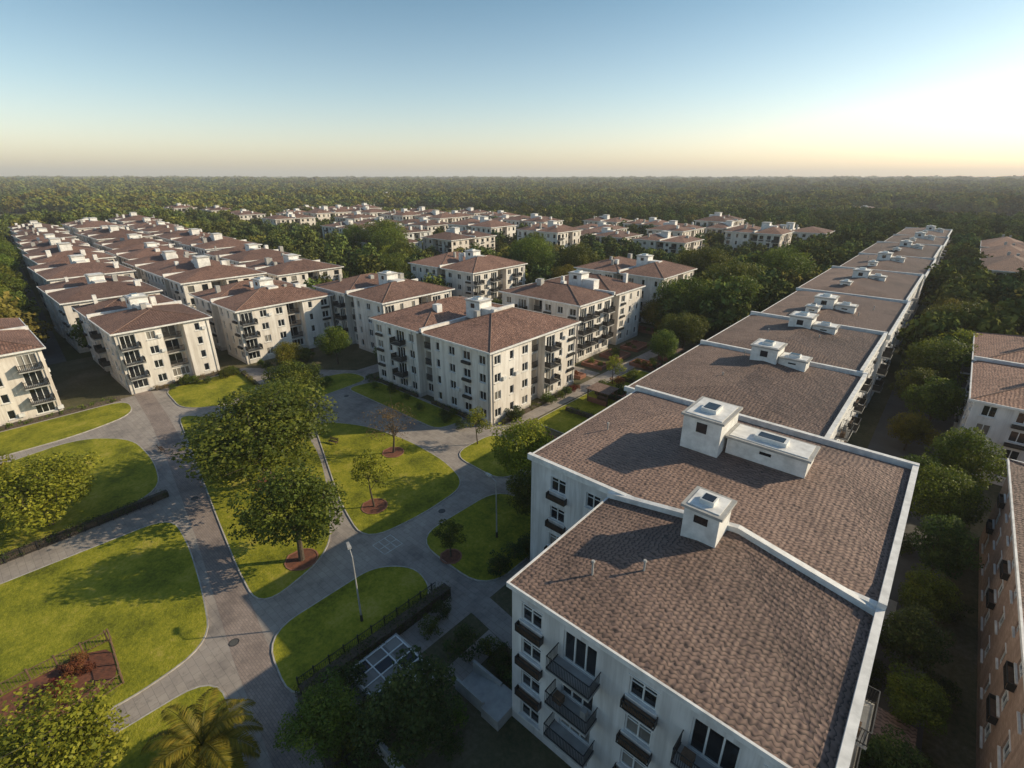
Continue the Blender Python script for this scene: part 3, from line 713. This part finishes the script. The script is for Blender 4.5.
for k,P in enumerate(pts):
    v=[];f=[]
    for (x,y,s) in P:
        t=R.uniform(0,6.28); h=s*.5*1.41421; i=len(v)
        for q in range(4): v.append((x+h*math.cos(t+q*math.pi/2),y+h*math.sin(t+q*math.pi/2),0))
        f.append((i,i+1,i+2,i+3))
    me=bpy.data.meshes.new('tree_points'); me.from_pydata(v,[],f); me.update()
    o=obj('distant_forest',me); o.instance_type='FACES'; o.use_instance_faces_scale=True; o.instance_faces_scale=1
    o.show_instancer_for_render=False; o.show_instancer_for_viewport=False
    obj('forest_tree',(protos+farp)[k],o)

# ------------------------------------------------------------------ street furniture
def lamp(x,y,az):
    mb=MB(); mb.tube((0,0,0),(0,0,.8),.13,.11,M_rail,10); mb.tube((0,0,.8),(0,0,7.2),.085,.05,M_conc,10)
    dx,dy=math.cos(az),math.sin(az); mb.tube((0,0,7.15),(dx*.9,dy*.9,7.5),.04,.035,M_conc,8)
    P=[(dx*.7-dy*.16,dy*.7+dx*.16),(dx*.7+dy*.16,dy*.7-dx*.16),(dx*1.5+dy*.11,dy*1.5-dx*.11),(dx*1.5-dy*.11,dy*1.5+dx*.11)]
    mb.prism(P,7.46,7.6,M_conc); mb.prism([(p[0]*.96+dx*.03,p[1]*.96+dy*.03) for p in P],7.43,7.457,M_frame)
    o=mb.build('street_lamp'); o.location=(x,y,0)
lamp(-31.4,15.9,2.8); lamp(-30,31.8,3.1)
def fence(pts,h=1.15,name='metal_fence',sp=.16,mat=M_rail):
    mb=MB()
    for (xa,ya),(xb,yb) in zip(pts[:-1],pts[1:]):
        L=math.hypot(xb-xa,yb-ya); n=int(L/sp)
        for z in (.2,h-.08): mb.tube((xa,ya,z),(xb,yb,z),.035,.035,mat,5)
        for i in range(n+1):
            t=i/n; r=.07 if i%8==0 else .016; mb.tube((xa+(xb-xa)*t,ya+(yb-ya)*t,.0),(xa+(xb-xa)*t,ya+(yb-ya)*t,h+(.1 if i%8==0 else 0)),r,r,mat,5)
    mb.build(name)
fence([(-46,-9),(-45.6,.9),(-40.1,.5),(-39.4,-5)],1.2,'garden_fence',.2,M_wood)
fence([(-29.6,9.2),(-29.2,22.5)]); fence([(-64.6,-14),(-64.9,9.5)],1.0)
fence([(-22,7.9),(-21.7,15.9)],1.1)
def bench(x,y,rot):
    mb=MB()
    for k in range(4): mb.box(-.8,.8,-.2+k*.11,-.11+k*.11,.42,.46,M_wood)
    for k in range(3): mb.box(-.8,.8,.26+k*.02,.29+k*.02,.55+k*.13,.65+k*.13,M_wood)
    for sx in (-.65,.6): mb.box(sx,sx+.05,-.2,.25,.38,.415,M_rail); mb.box(sx,sx+.05,-.18,-.13,0,.38,M_rail); mb.box(sx,sx+.05,.215,.258,0,.9,M_rail)
    o=mb.build('park_bench'); o.location=(x,y,.03); o.rotation_euler=(0,0,rot)
bench(-62,31.2,.3); bench(-78.5,14.0,math.pi)
mb=MB()
X0,X1,Y0,Y1=-27.4,-22.2,12.2,16.6
for (a,b,c,d) in ((X0-.2,X1+.2,Y0-.2,Y0),(X0-.2,X1+.2,Y1,Y1+.2),(X0-.2,X0,Y0,Y1),(X1,X1+.2,Y0,Y1)): mb.box(a,b,c,d,0,.75,M_conc)
for i in range(5):
    for j in range(3):
        a=X0+(X1-X0)*i/5+.07;b=X0+(X1-X0)*(i+1)/5-.07;c=Y0+(Y1-Y0)*j/3+.07;d=Y0+(Y1-Y0)*(j+1)/3-.07
        mb.box(a,b,c,d,.70,.735,M_curt if (i*3+j)%4 else M_glass)
for i in range(6): xx=X0+(X1-X0)*i/5; mb.box(xx-.05,xx+.05,Y0,Y1,.72,.79,M_frame)
for j in range(4): yy=Y0+(Y1-Y0)*j/3; mb.box(X0,X1,yy-.05,yy+.05,.715,.783,M_frame)
mb.build('garden_cold_frame')
mb=MB()
for k in range(7): mb.box(-20.6+k*.42,-20.18+k*.42,17.2,18.9,0,.14*(k+1),M_conc)
mb.box(-17.66,-16.02,16.8,19.2,0,.98,M_conc); mb.box(-20.6,-17.66,18.903,19.1,0,1.2,M_conc); mb.box(-20.6,-17.66,17.0,17.197,0,1.2,M_conc)
mb.build('entrance_steps')
sheet('entrance_path',[(-30,23.4),(-16.1,22.0),(-16.1,24.2),(-24.6,25.2),(-30,25.4)],.05,M_pave)
sheet('entrance_path',[(-22.4,17.1),(-20.6,17.1),(-20.6,22.4),(-22.4,22.6)],.054,M_pave)
mb=MB(); mb.box(-28.2,-28.0,9.5,12,0,.8,M_conc); mb.box(-22,-16.1,10.4,10.65,0,1.4,M_conc); mb.build('retaining_wall')
def bin_(x,y):
    mb=MB(); mb.prism([(-.35,-.35),(.35,-.35),(.35,.35),(-.35,.35)],.12,.95,M_rail); mb.prism([(-.4,-.42),(.4,-.42),(.4,.4),(-.4,.4)],.955,[1.0,1.0,1.12,1.12],M_conc)
    for sx in(-.38,.3): mb.box(sx,sx+.08,.3,.42,0,.2,M_rail)
    o=mb.build('wheeled_bin'); o.location=(x,y,.03)
for k in range(5): bin_(3.2,43.5+k*1.0)
mb=MB()
mb.box(3.4,5.6,31.6,34,0,2.1,M_wall2); mb.prism([(3.2,31.4),(5.8,31.4),(5.8,34.2),(3.2,34.2)],2.1,[2.4,2.2,2.2,2.4],M_tileN); mb.box(4,4.9,31.55,31.6,0,1.9,M_wood)
mb.build('garden_shed')
for (x,y) in ((-40.5,70),(-41,98)):
    mb=MB()
    for sx in(-2,1.85):
        for sy in(-1.6,1.45): mb.box(sx,sx+.15,sy,sy+.15,0,2.3,M_wood)
    mb.box(-2.2,2.2,-1.8,1.8,2.3,2.42,M_tileN); mb.box(-2,2,-1.6,-1.45,0,.9,M_brick); mb.box(-.8,.8,-.4,.4,0,.75,M_wood)
    o=mb.build('garden_pavilion'); o.location=(x,y,.1)

# ------------------------------------------------------------------ haze: a real homogeneous layer of air over the land
mb=MB(); mb.box(-11000,11000,-11000,11000,-2,150,M_conc); hz=mb.build('haze_air')
hm=bpy.data.materials.new('haze'); hm.use_nodes=True; hn=hm.node_tree; hn.nodes.clear()
vs=N(hn,'ShaderNodeVolumeScatter')
vs.inputs['Color'].default_value=(.96,.96,1,1); vs.inputs['Density'].default_value=.00018; vs.inputs['Anisotropy'].default_value=.1
ho=N(hn,'ShaderNodeOutputMaterial'); hn.links.new(vs.outputs[0],ho.inputs['Volume'])
hz.data.materials.clear(); hz.data.materials.append(hm)

# ------------------------------------------------------------------ camera, light, sky
cam=bpy.data.cameras.new('camera'); co=bpy.data.objects.new('camera',cam); COL.objects.link(co)
co.location=(0,0,36); co.rotation_euler=(math.radians(90-22.39),0,math.radians(41.18))
cam.sensor_width=36; cam.lens=500/1024*36; cam.clip_end=30000; cam.clip_start=.5
scene.camera=co
EL,AZ=math.radians(26),math.radians(41)
sd=Vector((math.sin(AZ)*math.cos(EL),math.cos(AZ)*math.cos(EL),math.sin(EL)))
sl=bpy.data.lights.new('sun','SUN'); sl.energy=5; sl.angle=math.radians(.5); sl.color=(1,.84,.60)
so=bpy.data.objects.new('sun',sl); COL.objects.link(so); so.rotation_euler=sd.to_track_quat('Z','Y').to_euler(); so.location=(60,60,80)
w=bpy.data.worlds.new('World'); scene.world=w; w.use_nodes=True; nt=w.node_tree
sky=N(nt,'ShaderNodeTexSky'); sky.sky_type='NISHITA'; sky.sun_disc=False; sky.sun_elevation=EL; sky.sun_rotation=AZ
sky.air_density=1.0; sky.dust_density=1.2; sky.ozone_density=1.5; sky.altitude=50
tc=N(nt,'ShaderNodeTexCoord'); sp=N(nt,'ShaderNodeSeparateXYZ'); nt.links.new(tc.outputs['Generated'],sp.inputs[0])
rc=ramp(nt,sp.outputs[2],[(0,(1,.87,.80)),(.05,(.98,.87,.80)),(.13,(.76,.77,.72)),(.27,(.45,.57,.56)),(.6,(.35,.45,.48)),(1,(.35,.45,.49))])
c=mix(nt,1.0,sky.outputs[0],rc,'MULTIPLY')
sc_=N(nt,'ShaderNodeVectorMath',operation='SCALE'); nt.links.new(c,sc_.inputs[0]); sc_.inputs['Scale'].default_value=1.65
bg=nt.nodes['Background']; bg.inputs[1].default_value=.14
nt.links.new(sc_.outputs[0],bg.inputs[0])
